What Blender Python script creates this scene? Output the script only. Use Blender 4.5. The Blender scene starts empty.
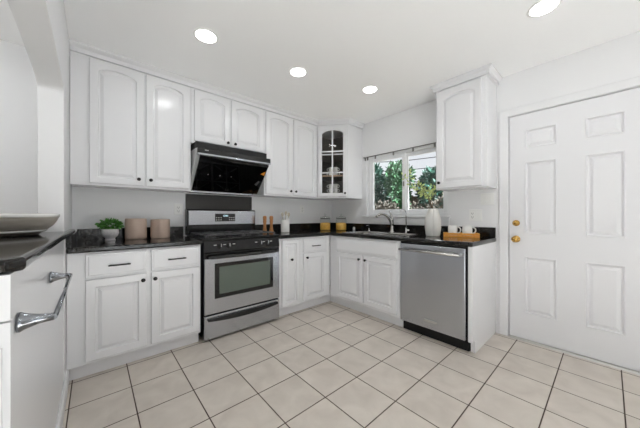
import bpy, bmesh, math, random
from mathutils import Vector, Matrix
PI = math.pi
S = bpy.context.scene
C = S.collection

# ------------------------------------------------------------------ camera
cam_d = bpy.data.cameras.new('camera')
cam = bpy.data.objects.new('camera', cam_d); C.objects.link(cam)
cam.location = (0, 0, 1.128)
cam.rotation_euler = (PI/2, 0, -0.724)
cam_d.sensor_width = 36.0
cam_d.lens = 255.43/640*36.0
cam_d.shift_y = 1.47/640
cam_d.clip_start = 0.02
S.camera = cam
# ------------------------------------------------------------------ world, sun, exposure
W = bpy.data.worlds.new('world'); S.world = W; W.use_nodes = True
wn = W.node_tree; bg = wn.nodes['Background']
tc = wn.nodes.new('ShaderNodeTexCoord'); sep = wn.nodes.new('ShaderNodeSeparateXYZ')
wn.links.new(tc.outputs['Generated'], sep.inputs[0])
wr = wn.nodes.new('ShaderNodeValToRGB')
wr.color_ramp.elements[0].position = 0.0; wr.color_ramp.elements[0].color = (0.95, 0.97, 1.0, 1)
wr.color_ramp.elements[1].position = 1.0; wr.color_ramp.elements[1].color = (0.72, 0.85, 1.0, 1)
wn.links.new(sep.outputs['Z'], wr.inputs[0]); wn.links.new(wr.outputs[0], bg.inputs[0])
bg.inputs['Strength'].default_value = 0.85
sun_d = bpy.data.lights.new('sun', 'SUN'); sun = bpy.data.objects.new('sun', sun_d); C.objects.link(sun)
sun_d.energy = 35.5; sun_d.angle = 0.02; sun_d.color = (.87, .945, 1.0)
sun.rotation_euler = (math.radians(40), 0, math.radians(8))
CAN_POWER = 1.3
S.view_settings.view_transform = 'Standard'
S.view_settings.look = 'None'
S.view_settings.gamma = 1.0
S.view_settings.use_curve_mapping = False
S.view_settings.exposure = 0.09
S.cycles.diffuse_bounces = 8
S.cycles.max_bounces = 14
S.cycles.sample_clamp_indirect = 6.0

# ------------------------------------------------------------------ materials
def s2l(c):
    return tuple(((v/255)/12.92 if v/255 <= .04045 else ((v/255+.055)/1.055)**2.4) for v in c)
def mat(name, rgb, rough=.5, metal=0.0, spec=.5, var=0.0, vscale=8.0, bump=0.0, bscale=200.0, coat=0.0, aniso=0.0, stretch=None):
    m = bpy.data.materials.new(name); m.use_nodes = True
    nt = m.node_tree; b = nt.nodes['Principled BSDF']
    col = s2l(rgb)
    b.inputs['Base Color'].default_value = (*col, 1)
    b.inputs['Roughness'].default_value = rough
    b.inputs['Metallic'].default_value = metal
    b.inputs['Specular IOR Level'].default_value = spec
    b.inputs['Coat Weight'].default_value = coat
    b.inputs['Anisotropic'].default_value = aniso
    b.inputs['Anisotropic Rotation'].default_value = .25 if aniso else 0
    if aniso:
        tg = nt.nodes.new('ShaderNodeTangent'); tg.direction_type = 'RADIAL'; tg.axis = 'Z'
        nt.links.new(tg.outputs[0], b.inputs['Tangent'])
    if var or bump:
        t = nt.nodes.new('ShaderNodeTexCoord'); mp = nt.nodes.new('ShaderNodeMapping')
        nt.links.new(t.outputs['Object'], mp.inputs[0])
        if stretch: mp.inputs['Scale'].default_value = stretch
    if var:
        n = nt.nodes.new('ShaderNodeTexNoise'); n.inputs['Scale'].default_value = vscale; n.inputs['Detail'].default_value = 4
        nt.links.new(mp.outputs[0], n.inputs[0])
        r = nt.nodes.new('ShaderNodeValToRGB')
        r.color_ramp.elements[0].position = .3; r.color_ramp.elements[1].position = .7
        r.color_ramp.elements[0].color = (*[max(0, v*(1-var)) for v in col], 1)
        r.color_ramp.elements[1].color = (*[min(1, v*(1+var)) for v in col], 1)
        nt.links.new(n.outputs[0], r.inputs[0]); nt.links.new(r.outputs[0], b.inputs['Base Color'])
    if bump:
        n2 = nt.nodes.new('ShaderNodeTexNoise'); n2.inputs['Scale'].default_value = bscale; n2.inputs['Detail'].default_value = 3
        nt.links.new(mp.outputs[0], n2.inputs[0])
        bp = nt.nodes.new('ShaderNodeBump'); bp.inputs['Strength'].default_value = bump; bp.inputs['Distance'].default_value = .002
        nt.links.new(n2.outputs[0], bp.inputs['Height']); nt.links.new(bp.outputs[0], b.inputs['Normal'])
    return m
def emit(name, rgb, st):
    m = bpy.data.materials.new(name); m.use_nodes = True
    b = m.node_tree.nodes['Principled BSDF']
    b.inputs['Base Color'].default_value = (*s2l(rgb), 1)
    b.inputs['Emission Color'].default_value = (*s2l(rgb), 1); b.inputs['Emission Strength'].default_value = st
    return m
def glass(name, tint=(1, 1, 1), rough=0.0, refl=0.04):
    # thin pane: mostly transparent with a mirror-like reflection
    m = bpy.data.materials.new(name); m.use_nodes = True
    nt = m.node_tree; nt.nodes.remove(nt.nodes['Principled BSDF']); out = nt.nodes['Material Output']
    tr = nt.nodes.new('ShaderNodeBsdfTransparent'); tr.inputs[0].default_value = (*tint, 1)
    gl = nt.nodes.new('ShaderNodeBsdfGlossy'); gl.inputs['Roughness'].default_value = rough
    lw = nt.nodes.new('ShaderNodeLayerWeight')
    pw = nt.nodes.new('ShaderNodeMath'); pw.operation = 'POWER'; pw.inputs[1].default_value = 5.0; nt.links.new(lw.outputs['Facing'], pw.inputs[0])
    fr = nt.nodes.new('ShaderNodeMath'); fr.operation = 'MULTIPLY_ADD'; fr.inputs[1].default_value = .96; fr.inputs[2].default_value = refl
    nt.links.new(pw.outputs[0], fr.inputs[0])
    mx = nt.nodes.new('ShaderNodeMixShader')
    nt.links.new(fr.outputs[0], mx.inputs[0]); nt.links.new(tr.outputs[0], mx.inputs[1]); nt.links.new(gl.outputs[0], mx.inputs[2])
    nt.links.new(mx.outputs[0], out.inputs[0])
    return m
def granite():
    m = mat('black_granite', (30, 28, 27), rough=.10, spec=.5)
    nt = m.node_tree; b = nt.nodes['Principled BSDF']
    t = nt.nodes.new('ShaderNodeTexCoord')
    n = nt.nodes.new('ShaderNodeTexNoise'); n.inputs['Scale'].default_value = 110; n.inputs['Detail'].default_value = 6
    v = nt.nodes.new('ShaderNodeTexVoronoi'); v.inputs['Scale'].default_value = 150
    nt.links.new(t.outputs['Object'], n.inputs[0]); nt.links.new(t.outputs['Object'], v.inputs[0])
    r = nt.nodes.new('ShaderNodeValToRGB'); e = r.color_ramp.elements
    e[0].position = .42; e[0].color = (*s2l((17, 16, 16)), 1)
    e[1].position = .62; e[1].color = (*s2l((38, 35, 32)), 1)
    nt.links.new(n.outputs[0], r.inputs[0])
    r2 = nt.nodes.new('ShaderNodeValToRGB'); r2.color_ramp.elements[0].position = 0; r2.color_ramp.elements[0].color = (1, 1, 1, 1)
    r2.color_ramp.elements[1].position = .16; r2.color_ramp.elements[1].color = (0, 0, 0, 1)
    nt.links.new(v.outputs['Distance'], r2.inputs[0])
    mx = nt.nodes.new('ShaderNodeMix'); mx.data_type = 'RGBA'
    mx.inputs[7].default_value = (*s2l((112, 105, 96)), 1)
    nt.links.new(r2.outputs[0], mx.inputs[0]); nt.links.new(r.outputs[0], mx.inputs[6])
    nt.links.new(mx.outputs[2], b.inputs['Base Color'])
    return m
def tile_mat(px, ox, py, oy, gw):
    m = mat('beige_floor_tile', (200, 186, 172), rough=.42, spec=.4)
    nt = m.node_tree; b = nt.nodes['Principled BSDF']; L = nt.links.new
    t = nt.nodes.new('ShaderNodeTexCoord'); sp = nt.nodes.new('ShaderNodeSeparateXYZ'); L(t.outputs['Object'], sp.inputs[0])
    def M(op, a, bb=None, cl=False):
        n = nt.nodes.new('ShaderNodeMath'); n.operation = op; n.use_clamp = cl
        for i, x in enumerate((a, bb)):
            if x is None: continue
            if isinstance(x, (int, float)): n.inputs[i].default_value = x
            else: L(x, n.inputs[i])
        return n.outputs[0]
    def axis(o, p, off):
        q = M('DIVIDE', M('SUBTRACT', o, off), p)
        f = M('FRACT', q); i = M('FLOOR', q)
        d = M('MULTIPLY', M('MINIMUM', f, M('SUBTRACT', 1.0, f)), p)     # metres to the nearest joint
        return d, i
    dx, ix = axis(sp.outputs[0], px, ox); dy, iy = axis(sp.outputs[1], py, oy)
    d = M('MINIMUM', dx, dy)
    g = M('SUBTRACT', 1.0, M('DIVIDE', M('SUBTRACT', d, gw*.35), gw*.3, True), True)    # 1 in the joint
    cb = nt.nodes.new('ShaderNodeCombineXYZ'); L(ix, cb.inputs[0]); L(iy, cb.inputs[1])
    wnz = nt.nodes.new('ShaderNodeTexWhiteNoise'); wnz.noise_dimensions = '2D'; L(cb.outputs[0], wnz.inputs[0])
    vm = nt.nodes.new('ShaderNodeVectorMath'); vm.operation = 'MULTIPLY_ADD'
    L(cb.outputs[0], vm.inputs[0]); vm.inputs[1].default_value = (3.7, 5.3, 0); L(t.outputs['Object'], vm.inputs[2])
    n1 = nt.nodes.new('ShaderNodeTexNoise'); n1.inputs['Scale'].default_value = 7; n1.inputs['Detail'].default_value = 7; n1.inputs['Distortion'].default_value = .5
    L(vm.outputs[0], n1.inputs[0])
    r = nt.nodes.new('ShaderNodeValToRGB'); e = r.color_ramp.elements
    e[0].position = .3; e[0].color = (*s2l((199, 190, 180)), 1); e[1].position = .7; e[1].color = (*s2l((214, 206, 196)), 1)
    L(n1.outputs[0], r.inputs[0])
    hs = nt.nodes.new('ShaderNodeHueSaturation'); L(r.outputs[0], hs.inputs['Color'])
    L(M('ADD', M('MULTIPLY', wnz.outputs[0], .07), .965), hs.inputs['Value'])
    mx = nt.nodes.new('ShaderNodeMix'); mx.data_type = 'RGBA'; mx.inputs[7].default_value = (*s2l((78, 64, 54)), 1)
    L(g, mx.inputs[0]); L(hs.outputs[0], mx.inputs[6]); L(mx.outputs[2], b.inputs['Base Color'])
    L(M('ADD', M('MULTIPLY', g, .4), .42), b.inputs['Roughness'])
    bp = nt.nodes.new('ShaderNodeBump'); bp.inputs['Strength'].default_value = .6; bp.inputs['Distance'].default_value = .003
    L(M('SUBTRACT', M('MULTIPLY', n1.outputs[0], .15), g), bp.inputs['Height']); L(bp.outputs[0], b.inputs['Normal'])
    return m

WALL = mat('white_wall_paint', (232, 232, 233), rough=.7, spec=.3, bump=.05, bscale=120)
CEIL = mat('white_ceiling_paint', (250, 250, 250), rough=.85, spec=.2, bump=.05, bscale=90)
CAB = mat('white_cabinet_paint', (228, 228, 230), rough=.2, spec=.5, bump=.02, bscale=60)
TRIM = mat('white_trim_paint', (230, 230, 231), rough=.38, spec=.4, bump=.02, bscale=60)
DOORM = mat('white_door_paint', (228, 228, 230), rough=.4, spec=.4, bump=.02, bscale=60)
GRAN = granite()
TILE = tile_mat(.2965, .185, .3062, -.060, .0062)
STEEL = mat('brushed_stainless', (190, 193, 198), rough=.2, metal=1.0, var=.03, vscale=30, aniso=.8, stretch=(1, 1, 40))
STEELH = mat('brushed_stainless_wide', (186, 188, 193), rough=.26, metal=1.0, var=.05, vscale=6, aniso=.6, stretch=(1, 1, 60))
SILVER = mat('silver_paint', (214, 214, 214), rough=.4, metal=.15)
DKCHROME = mat('dark_chrome', (142, 145, 150), rough=.10, metal=1.0)
CHROME = mat('polished_chrome', (205, 206, 208), rough=.08, metal=1.0)
NICKEL = mat('satin_nickel', (186, 184, 180), rough=.22, metal=1.0)
BLKGLOSS = mat('black_enamel', (16, 16, 17), rough=.16, spec=.5)
BLKGLASS = mat('black_glass', (7, 7, 8), rough=.03, spec=.5, coat=.3)
BLKMAT = mat('matte_black_metal', (22, 22, 23), rough=.45, spec=.4)
IRON = mat('cast_iron', (66, 66, 68), rough=.3, spec=.7)
DARKSTEEL = mat('dark_steel_sheet', (58, 57, 56), rough=.34, metal=.6, var=.1, vscale=10)
BRONZE = mat('black_bronze', (24, 22, 21), rough=.32, metal=.4)
BRASS = mat('polished_brass', (205, 165, 92), rough=.14, metal=1.0)
OVENGLASS = mat('oven_window_glass', (84, 96, 88), rough=.04, spec=.7, coat=.5)
CERAMIC = mat('white_ceramic', (232, 231, 228), rough=.22, spec=.5)
MATTEW = mat('matte_white_ceramic', (218, 216, 211), rough=.6, bump=.05, bscale=150)
STONEPOT = mat('pale_concrete', (206, 203, 205), rough=.75, var=.10, vscale=60, bump=.25, bscale=90)
BEIGE = mat('beige_glazed_ceramic', (186, 165, 150), rough=.42, var=.05, vscale=14)
BEIGETOP = mat('beige_rim', (170, 148, 132), rough=.5, var=.05, vscale=14)
WOODL = mat('turned_wood', (178, 120, 66), rough=.35, var=.18, vscale=14, stretch=(6, 6, 1))
BAMBOO = mat('bamboo', (232, 164, 74), rough=.45, var=.18, vscale=20, stretch=(1, 5, 8))
WOODPALE = mat('pale_wood', (184, 174, 156), rough=.6, var=.1, vscale=20)
SHELFWOOD = mat('tan_shelf_edge', (190, 160, 130), rough=.5, var=.08, vscale=16, stretch=(8, 1, 1))
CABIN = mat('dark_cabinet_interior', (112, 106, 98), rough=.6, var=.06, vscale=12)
BOWLM = mat('weathered_bowl_glaze', (156, 150, 141), rough=.45, var=.12, vscale=9, stretch=(1, 1, 6))
PLASTIC = mat('white_plastic', (236, 236, 234), rough=.35)
DARKSLOT = mat('dark_slot', (50, 48, 46), rough=.6)
PASTA = mat('orange_pasta', (246, 184, 84), rough=.55, var=.25, vscale=60)
LEAF = mat('potted_leaf_green', (70, 124, 48), rough=.5, var=.35, vscale=30)
BRANCHLEAF = mat('light_leaf_green', (196, 210, 138), rough=.45, var=.25, vscale=18)
STEMM = mat('brown_stem', (88, 70, 48), rough=.7, var=.15, vscale=30)
HEDGE = mat('dark_hedge_green', (28, 70, 54), rough=.6, var=.45, vscale=5)
TREEG = mat('mid_tree_green', (54, 92, 58), rough=.6, var=.4, vscale=4)
SHRUBG = mat('dry_shrub', (68, 62, 52), rough=.8, var=.3, vscale=6)
FENCEM = mat('weathered_fence', (78, 68, 57), rough=.85, var=.2, vscale=6, stretch=(1, 6, 1))
EARTH = mat('garden_soil', (112, 100, 82), rough=.9, var=.25, vscale=5)
STUCCO = mat('pale_stucco', (225, 222, 214), rough=.9, bump=.2, bscale=60)
WINGLASS = glass('window_glass')
CABGLASS = glass('cabinet_glass', refl=.012)
CLEARGLASS = glass('clear_jar_glass', (.95, .97, .96))
BULB = emit('lamp_lens', (255, 252, 248), 9.0)
CLOCKLED = emit('clock_digits', (190, 225, 235), 1.2)
VINYL = mat('white_vinyl', (238, 239, 240), rough=.35)
ALU = mat('grey_aluminium', (120, 119, 117), rough=.4, metal=.7)
ORANGE = mat('orange_sticker', (236, 150, 40), rough=.5)
THRESH = mat('pale_threshold', (196, 194, 190), rough=.4, metal=.3)

# ------------------------------------------------------------------ mesh helpers
class MB:
    def __init__(self): self.b = bmesh.new()
    def box(self, x0, x1, y0, y1, z0, z1, bev=0.0, seg=1):
        t = bmesh.new()
        bmesh.ops.create_cube(t, size=1)
        for v in t.verts:
            v.co = Vector(((x0+x1)/2 + v.co.x*(x1-x0), (y0+y1)/2 + v.co.y*(y1-y0), (z0+z1)/2 + v.co.z*(z1-z0)))
        if bev > 0:
            bmesh.ops.bevel(t, geom=t.edges[:], offset=min(bev, .45*min(abs(x1-x0), abs(y1-y0), abs(z1-z0))), segments=seg, profile=.5, affect='EDGES')
        self.merge(t); return self
    def merge(self, t, M=None):
        vm = {}
        for v in t.verts: vm[v] = self.b.verts.new(M @ v.co if M else v.co)
        for f in t.faces:
            try:
                nf = self.b.faces.new([vm[v] for v in f.verts]); nf.smooth = f.smooth
            except ValueError: pass
        t.free(); return self
    def lathe(self, prof, c=(0, 0, 0), n=28, smooth=True, rfun=None, M=None):
        t = bmesh.new(); rings = []
        for r, z in prof:
            if r < 1e-6: rings.append([t.verts.new((0, 0, z))])
            else: rings.append([t.verts.new((r*(rfun(2*PI*k/n, z) if rfun else 1)*math.cos(2*PI*k/n), r*(rfun(2*PI*k/n, z) if rfun else 1)*math.sin(2*PI*k/n), z)) for k in range(n)])
        for a, b in zip(rings, rings[1:]):
            for k in range(n):
                k2 = (k+1) % n
                if len(a) == 1 and len(b) == 1: continue
                if len(a) == 1: f = t.faces.new((a[0], b[k2], b[k]))
                elif len(b) == 1: f = t.faces.new((a[k], a[k2], b[0]))
                else: f = t.faces.new((a[k], a[k2], b[k2], b[k]))
                f.smooth = smooth
        mm = Matrix.Translation(c) @ (M if M else Matrix.Identity(4))
        self.merge(t, mm); return self
    def tube(self, pts, r, n=10, caps=True):
        pts = [Vector(p) for p in pts]; t = bmesh.new(); rings = []
        rr = r if isinstance(r, (list, tuple)) else [r]*len(pts)
        up = None
        for i, p in enumerate(pts):
            d = (pts[min(i+1, len(pts)-1)] - pts[max(i-1, 0)]).normalized()
            if up is None:
                a = Vector((0, 0, 1)) if abs(d.z) < .9 else Vector((1, 0, 0))
                up = d.cross(a).normalized()
            else:
                up = (up - d*up.dot(d)).normalized()
            w = d.cross(up)
            rings.append([t.verts.new(p + (up*math.cos(2*PI*k/n) + w*math.sin(2*PI*k/n))*rr[i]) for k in range(n)])
        for a, b in zip(rings, rings[1:]):
            for k in range(n):
                f = t.faces.new((a[k], a[(k+1) % n], b[(k+1) % n], b[k])); f.smooth = True
        if caps:
            t.faces.new(rings[0][::-1]); t.faces.new(rings[-1])
        self.merge(t); return self
    def cyl(self, p0, p1, r, n=20): return self.tube([p0, p1], r, n)
    def prism(self, poly, axis, a0, a1):
        """poly in the two remaining axes (in xyz order), extruded along axis"""
        t = bmesh.new()
        def mk(u, v, w): return {'x': (w, u, v), 'y': (u, w, v), 'z': (u, v, w)}[axis]
        A = [t.verts.new(mk(u, v, a0)) for u, v in poly]; B = [t.verts.new(mk(u, v, a1)) for u, v in poly]
        t.faces.new(A[::-1]); t.faces.new(B)
        n = len(poly)
        for k in range(n): t.faces.new((A[k], A[(k+1) % n], B[(k+1) % n], B[k]))
        self.merge(t); return self
    def cells(self, us, vs, keep, axis, a0, a1):
        """union of grid cells (i,j) for which keep is true, extruded along axis, with holes left open"""
        t = bmesh.new(); vd = {}
        def mk(u, v, w): return {'x': (w, u, v), 'y': (u, w, v), 'z': (u, v, w)}[axis]
        def V(i, j, s):
            k = (i, j, s)
            if k not in vd: vd[k] = t.verts.new(mk(us[i], vs[j], a1 if s else a0))
            return vd[k]
        nu, nv = len(us)-1, len(vs)-1
        K = lambda i, j: 0 <= i < nu and 0 <= j < nv and keep((us[i]+us[i+1])/2, (vs[j]+vs[j+1])/2)
        for i in range(nu):
            for j in range(nv):
                if not K(i, j): continue
                for s in (0, 1): t.faces.new((V(i, j, s), V(i+1, j, s), V(i+1, j+1, s), V(i, j+1, s)))
                for di, dj, e in ((-1, 0, ((i, j), (i, j+1))), (1, 0, ((i+1, j), (i+1, j+1))), (0, -1, ((i, j), (i+1, j))), (0, 1, ((i, j+1), (i+1, j+1)))):
                    if not K(i+di, j+dj):
                        (p, q) = e
                        t.faces.new((V(*p, 0), V(*q, 0), V(*q, 1), V(*p, 1)))
        self.merge(t); return self
    def build(self, name, m, parent=None, bev=0.0, bseg=2, smooth=False, loc=None):
        bmesh.ops.recalc_face_normals(self.b, faces=self.b.faces[:])
        me = bpy.data.meshes.new(name)
        off = Vector((0, 0, 0))
        p = parent
        while p is not None: off += p.location; p = p.parent
        if loc is not None: off += Vector(loc)
        if off.length:
            for v in self.b.verts: v.co -= off
        if smooth:
            for f in self.b.faces: f.smooth = True
        self.b.to_mesh(me); self.b.free()
        me.materials.append(m)
        o = bpy.data.objects.new(name, me); C.objects.link(o)
        if parent: o.parent = parent
        if loc is not None: o.location = loc
        if bev:
            md = o.modifiers.new('bevel', 'BEVEL'); md.width = bev; md.segments = bseg; md.limit_method = 'ANGLE'; md.angle_limit = math.radians(40)
        return o
def thing(name, label, cat, loc=(0, 0, 0), group=None):
    o = bpy.data.objects.new(name, None); C.objects.link(o); o.location = loc; o.empty_display_size = .05
    return tag(o, label, cat, group)
def tag(o, label, cat, group=None, kind=None):
    o['label'] = label; o['category'] = cat
    if group: o['group'] = group
    if kind: o['kind'] = kind
    return o
def struct(o):
    o['kind'] = 'structure'; return o
def dup(root, delta_or_loc, label=None):
    r = root.copy(); C.objects.link(r); r.location = delta_or_loc
    if label: r['label'] = label
    for ch in root.children:
        c = ch.copy(); C.objects.link(c); c.parent = r
        for g in ch.children:
            d = g.copy(); C.objects.link(d); d.parent = c
    return r
# axis maps: local (a across, z up, d out towards the room) -> world
def front_back(y0): return lambda a, z, d: Vector((a, y0-d, z))         # faces -y
def front_right(x0): return lambda a, z, d: Vector((x0-d, a, z))        # faces -x, a along y
def front_diag(A, B):
    A = Vector((*A, 0)); B = Vector((*B, 0)); u = (B-A).normalized(); n = Vector((-u.y, u.x, 0))
    if n.x > 0 or n.y > 0: n = -n
    return lambda a, z, d: A + u*a + n*d + Vector((0, 0, z))
def panel_loops(a0, a1, z0, z1, inset, rise, K=13, shoulder=.0):
    """closed outline: two bottom corners, then the top edge from right to left (arched by rise)"""
    pts = [(a0+inset, z0+inset), (a1-inset, z0+inset)]
    for k in range(K):
        t = k/(K-1); x = a1-inset + (a0-a1+2*inset)*t
        s = 2*t-1
        f = math.sqrt(max(0, 1-(s*.94)**2)); f = (f-math.sqrt(1-.94**2))/(1-math.sqrt(1-.94**2))
        pts.append((x, z1-inset-rise + rise*f))
    return pts
def raised_panel(mb, fm, a0, a1, z0, z1, t=.019, stile=.055, rise=0.0, K=13, flat=False):
    """a solid raised-panel door: frame, groove, bevelled field"""
    loops = [(0, 0, 0), (0, t-.004, 0), (.004, t, 0)]
    if not flat:
        loops += [(stile-.004, t, rise), (stile-.001, t-.003, rise), (stile+.002, t-.013, rise), (stile+.010, t-.0135, rise), (stile+.032, t-.001, rise), ]
    else:
        loops += [(.014, t, 0), (.020, t+.003, 0)]
    b = mb.b; L = []
    for ins, d, r in loops:
        L.append([b.verts.new(fm(a, z, d)) for a, z in panel_loops(a0, a1, z0, z1, ins, r, K)])
    n = len(L[0])
    for p, q in zip(L, L[1:]):
        for k in range(n): b.faces.new((p[k], p[(k+1) % n], q[(k+1) % n], q[k]))
    b.faces.new(L[0][::-1]); b.faces.new(L[-1])
    return mb
def fbox(mb, fm, a0, a1, z0, z1, d0, d1, bev=0.0):
    t = bmesh.new(); bmesh.ops.create_cube(t, size=1)
    for v in t.verts: v.co = Vector(((a0+a1)/2+v.co.x*(a1-a0), (z0+z1)/2+v.co.y*(z1-z0), (d0+d1)/2+v.co.z*(d1-d0)))
    if bev: bmesh.ops.bevel(t, geom=t.edges[:], offset=bev, segments=1, affect='EDGES')
    for v in t.verts: v.co = fm(*v.co)
    mb.merge(t); return mb
def knob_mb(fm, a, z, d):
    p = lambda q: fm(a, z, d+q)
    return MB().tube([p(-.002), p(0), p(.010), p(.014), p(.018), p(.024), p(.027), p(.028)], [.009, .009, .006, .008, .0145, .0145, .010, .001], 14)
def pull_mb(fm, a0, a1, z, d):
    m = MB(); fbox(m, fm, a0, a1, z-.005, z+.005, d+.020, d+.030, .002)
    fbox(m, fm, a0+.008, a0+.018, z-.004, z+.004, d-.002, d+.022); fbox(m, fm, a1-.018, a1-.008, z-.004, z+.004, d-.002, d+.022)
    return m
def cab_door(root, fm, a0, a1, z0, z1, knob=None, rise=0.0, stile=.055, d0=.0005, label=None):
    f2 = lambda a, z, d: fm(a, z, d+d0)
    m = MB(); raised_panel(m, f2, a0, a1, z0, z1, .019, stile, rise)
    o = m.build('cabinet_door', CAB, root)
    if knob: knob_mb(f2, knob[0], knob[1], .019).build('door_knob', BRONZE, o)
    return o
def drawer(root, fm, a0, a1, z0, z1, pull=None, d0=.0005, name='drawer_front'):
    f2 = lambda a, z, d: fm(a, z, d+d0)
    m = MB(); raised_panel(m, f2, a0, a1, z0, z1, .016, .0, 0, flat=True)
    o = m.build(name, CAB, root)
    if pull: pull_mb(f2, pull[0], pull[1], pull[2], .019).build('drawer_pull', BRONZE, o)
    return o

# ------------------------------------------------------------------ the room
L_, R_, B_, F_, H_ = -.14, 2.904, 3.0, -1.7, 2.44
T = .113
struct(MB().box(-3.6, R_+.15, F_-.15, B_+.15, -.1, 0).build('floor', TILE))
struct(MB().box(-3.6, R_+.15, F_-.15, B_+.15, H_, H_+.1).build('ceiling', CEIL))
struct(MB().box(-3.6, R_+.15, B_, B_+.15, 0, H_).build('wall_back', WALL))
WY0, WY1, WZ0, WZ1 = 1.165, 2.285, 1.125, 1.955      # window opening
DY0, DY1, DZ1 = -.198, .622, 2.047                   # door opening
struct(MB().cells([F_-.15, DY0, DY1, WY0, WY1, B_], [0, WZ0, WZ1, DZ1, H_],
       lambda y, z: not (WY0 < y < WY1 and WZ0 < z < WZ1) and not (DY0 < y < DY1 and z < DZ1), 'x', R_, R_+.15).build('wall_right', WALL))
# wall behind the camera, with two added openings to bring daylight in
struct(MB().cells([-3.6, -2.7, -1.3, .0, 1.45, R_], [0, .02, 2.15, H_],
       lambda x, z: not (.0 < x < 1.45 and .02 < z < 2.15) and not (-2.7 < x < -1.3 and .02 < z < 2.15), 'y', F_-.15, F_).build('wall_front', WALL))
struct(MB().box(-3.6, -3.45, F_, B_, 0, H_).build('wall_far_left', WALL))
# left wall: jamb, header with a low arch, and a stub behind the camera
arch = [(2.237, 1.885)]
for k in range(1, 40):
    th = PI*k/40
    arch.append((1.37+.867*math.cos(th), 1.885+.075*math.sin(th)**.8))
arch.append((.503, 1.885))
m = MB()
poly = [(B_, 0), (B_, H_), (F_, H_), (F_, 0), (.503, 0)] + arch[::-1] + [(2.237, 0)]
m.prism(poly, 'x', L_-T, L_)
struct(m.build('wall_left', WALL, bev=.004, bseg=2))
# unseen glazing added behind the camera and in the next room for daylight
for nm, xa, xb in (('added_window_2', .0, 1.45), ('added_window_3', -2.7, -1.3)):
    w = bpy.data.objects.new(nm, None); C.objects.link(w); struct(w); w.location = ((xa+xb)/2, F_, 0)
    ym_, xm = (F_-.11, F_-.05), (xa+xb)/2
    m = MB()
    for a, b_ in ((xa, xa+.06), (xm-.03, xm+.03), (xb-.06, xb)): m.box(a, b_, *ym_, .02, 2.15)
    for a, b_ in ((xa+.06, xm-.03), (xm+.03, xb-.06)): m.box(a, b_, *ym_, .02, .09).box(a, b_, *ym_, 2.09, 2.15)
    m.build('window_frame', VINYL, w)
    MB().box(xa+.06, xb-.06, F_-.085, F_-.079, .09, 2.09).build('window_pane', WINGLASS, w)
struct(MB().box(-12, 12, -14, F_-.16, -.2, -.1).build('ground', mat('bounce_paving', (150, 148, 144), rough=.9, var=.05, vscale=3)))  # unseen paving added to bounce sunlight in through the rear glazing
# baseboards
struct(MB().prism([(L_, 0), (L_+.013, 0), (L_+.013, .085), (L_+.006, .10), (L_, .10)], 'y', .892, 2.425).build('baseboard_left', TRIM))
struct(MB().prism([(R_, 0), (R_-.013, 0), (R_-.013, .08), (R_-.006, .095), (R_, .095)], 'y', .694, .714).build('baseboard_right', TRIM))
struct(MB().prism([(R_, 0), (R_-.013, 0), (R_-.013, .08), (R_-.006, .095), (R_, .095)], 'y', F_, -.275).build('baseboard_right_rear', TRIM))

# window over the sink
w = bpy.data.objects.new('window_1', None); C.objects.link(w); struct(w); w.location = (R_, 1.72, WZ0)
fx0, fx1 = R_+.03, R_+.10
m = MB()
m.box(fx0, fx1, WY0, WY0+.035, WZ0, WZ1).box(fx0, fx1, WY1-.045, WY1, WZ0, WZ1).box(fx0, fx1, WY0+.035, WY1-.045, WZ0, WZ0+.035).box(fx0, fx1, WY0+.035, WY1-.045, WZ1-.035, WZ1)
m.build('window_frame', VINYL, w, bev=.003)
def sash(y0, y1, x0, x1, s):
    m = MB(); z0, z1 = WZ0+.035, WZ1-.035
    m.box(x0, x1, y0, y0+s, z0, z1).box(x0, x1, y1-s, y1, z0, z1).box(x0, x1, y0+s, y1-s, z0, z0+s).box(x0, x1, y0+s, y1-s, z1-s, z1)
    o = m.build('sash', VINYL, w, bev=.003)
    MB().box((x0+x1)/2-.002, (x0+x1)/2+.002, y0+s, y1-s, z0+s, z1-s).build('window_pane', WINGLASS, o)
sash(1.697, WY1-.045, R_+.036, R_+.062, .048)
sash(WY0+.035, 1.728, R_+.066, R_+.092, .046)
MB().box(R_+.03, R_+.0355, 1.716, 1.728, 1.5, 1.56).build('sash_latch', ALU, w)
m = MB().box(R_-.035, R_+.03, 1.135, 2.335, WZ0-.022, WZ0, .004).box(R_-.012, R_, 1.15, 2.32, 1.032, WZ0-.022)
struct(m.build('trim_1', TRIM)); bpy.data.objects['trim_1'].name = 'window_sill'
# rod with clips across the top of the window
t = thing('curtain_rod', 'thin grey curtain rod with small clips along the top of the kitchen window', 'curtain rod', (R_-.03, 1.72, 1.945))
MB().tube([(R_-.03, 1.17, 1.945), (R_-.03, 2.31, 1.945)], .006, 8).build('rod', ALU, t)
for y in (1.20, 1.30, 1.56, 1.83, 2.11, 2.24, 2.28):
    MB().box(R_-.036, R_-.024, y-.010, y+.010, 1.90, 1.939, .002).build('clip', ALU, t)
for y in (1.175, 2.305):
    MB().box(R_-.036, R_, y-.006, y+.006, 1.936, 1.954).build('bracket', ALU, t)

# entry door with its casing
d = bpy.data.objects.new('door_1', None); C.objects.link(d); struct(d); d.location = (R_, .2, 0)
m = MB(); fm = front_right(R_+.035)
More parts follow.
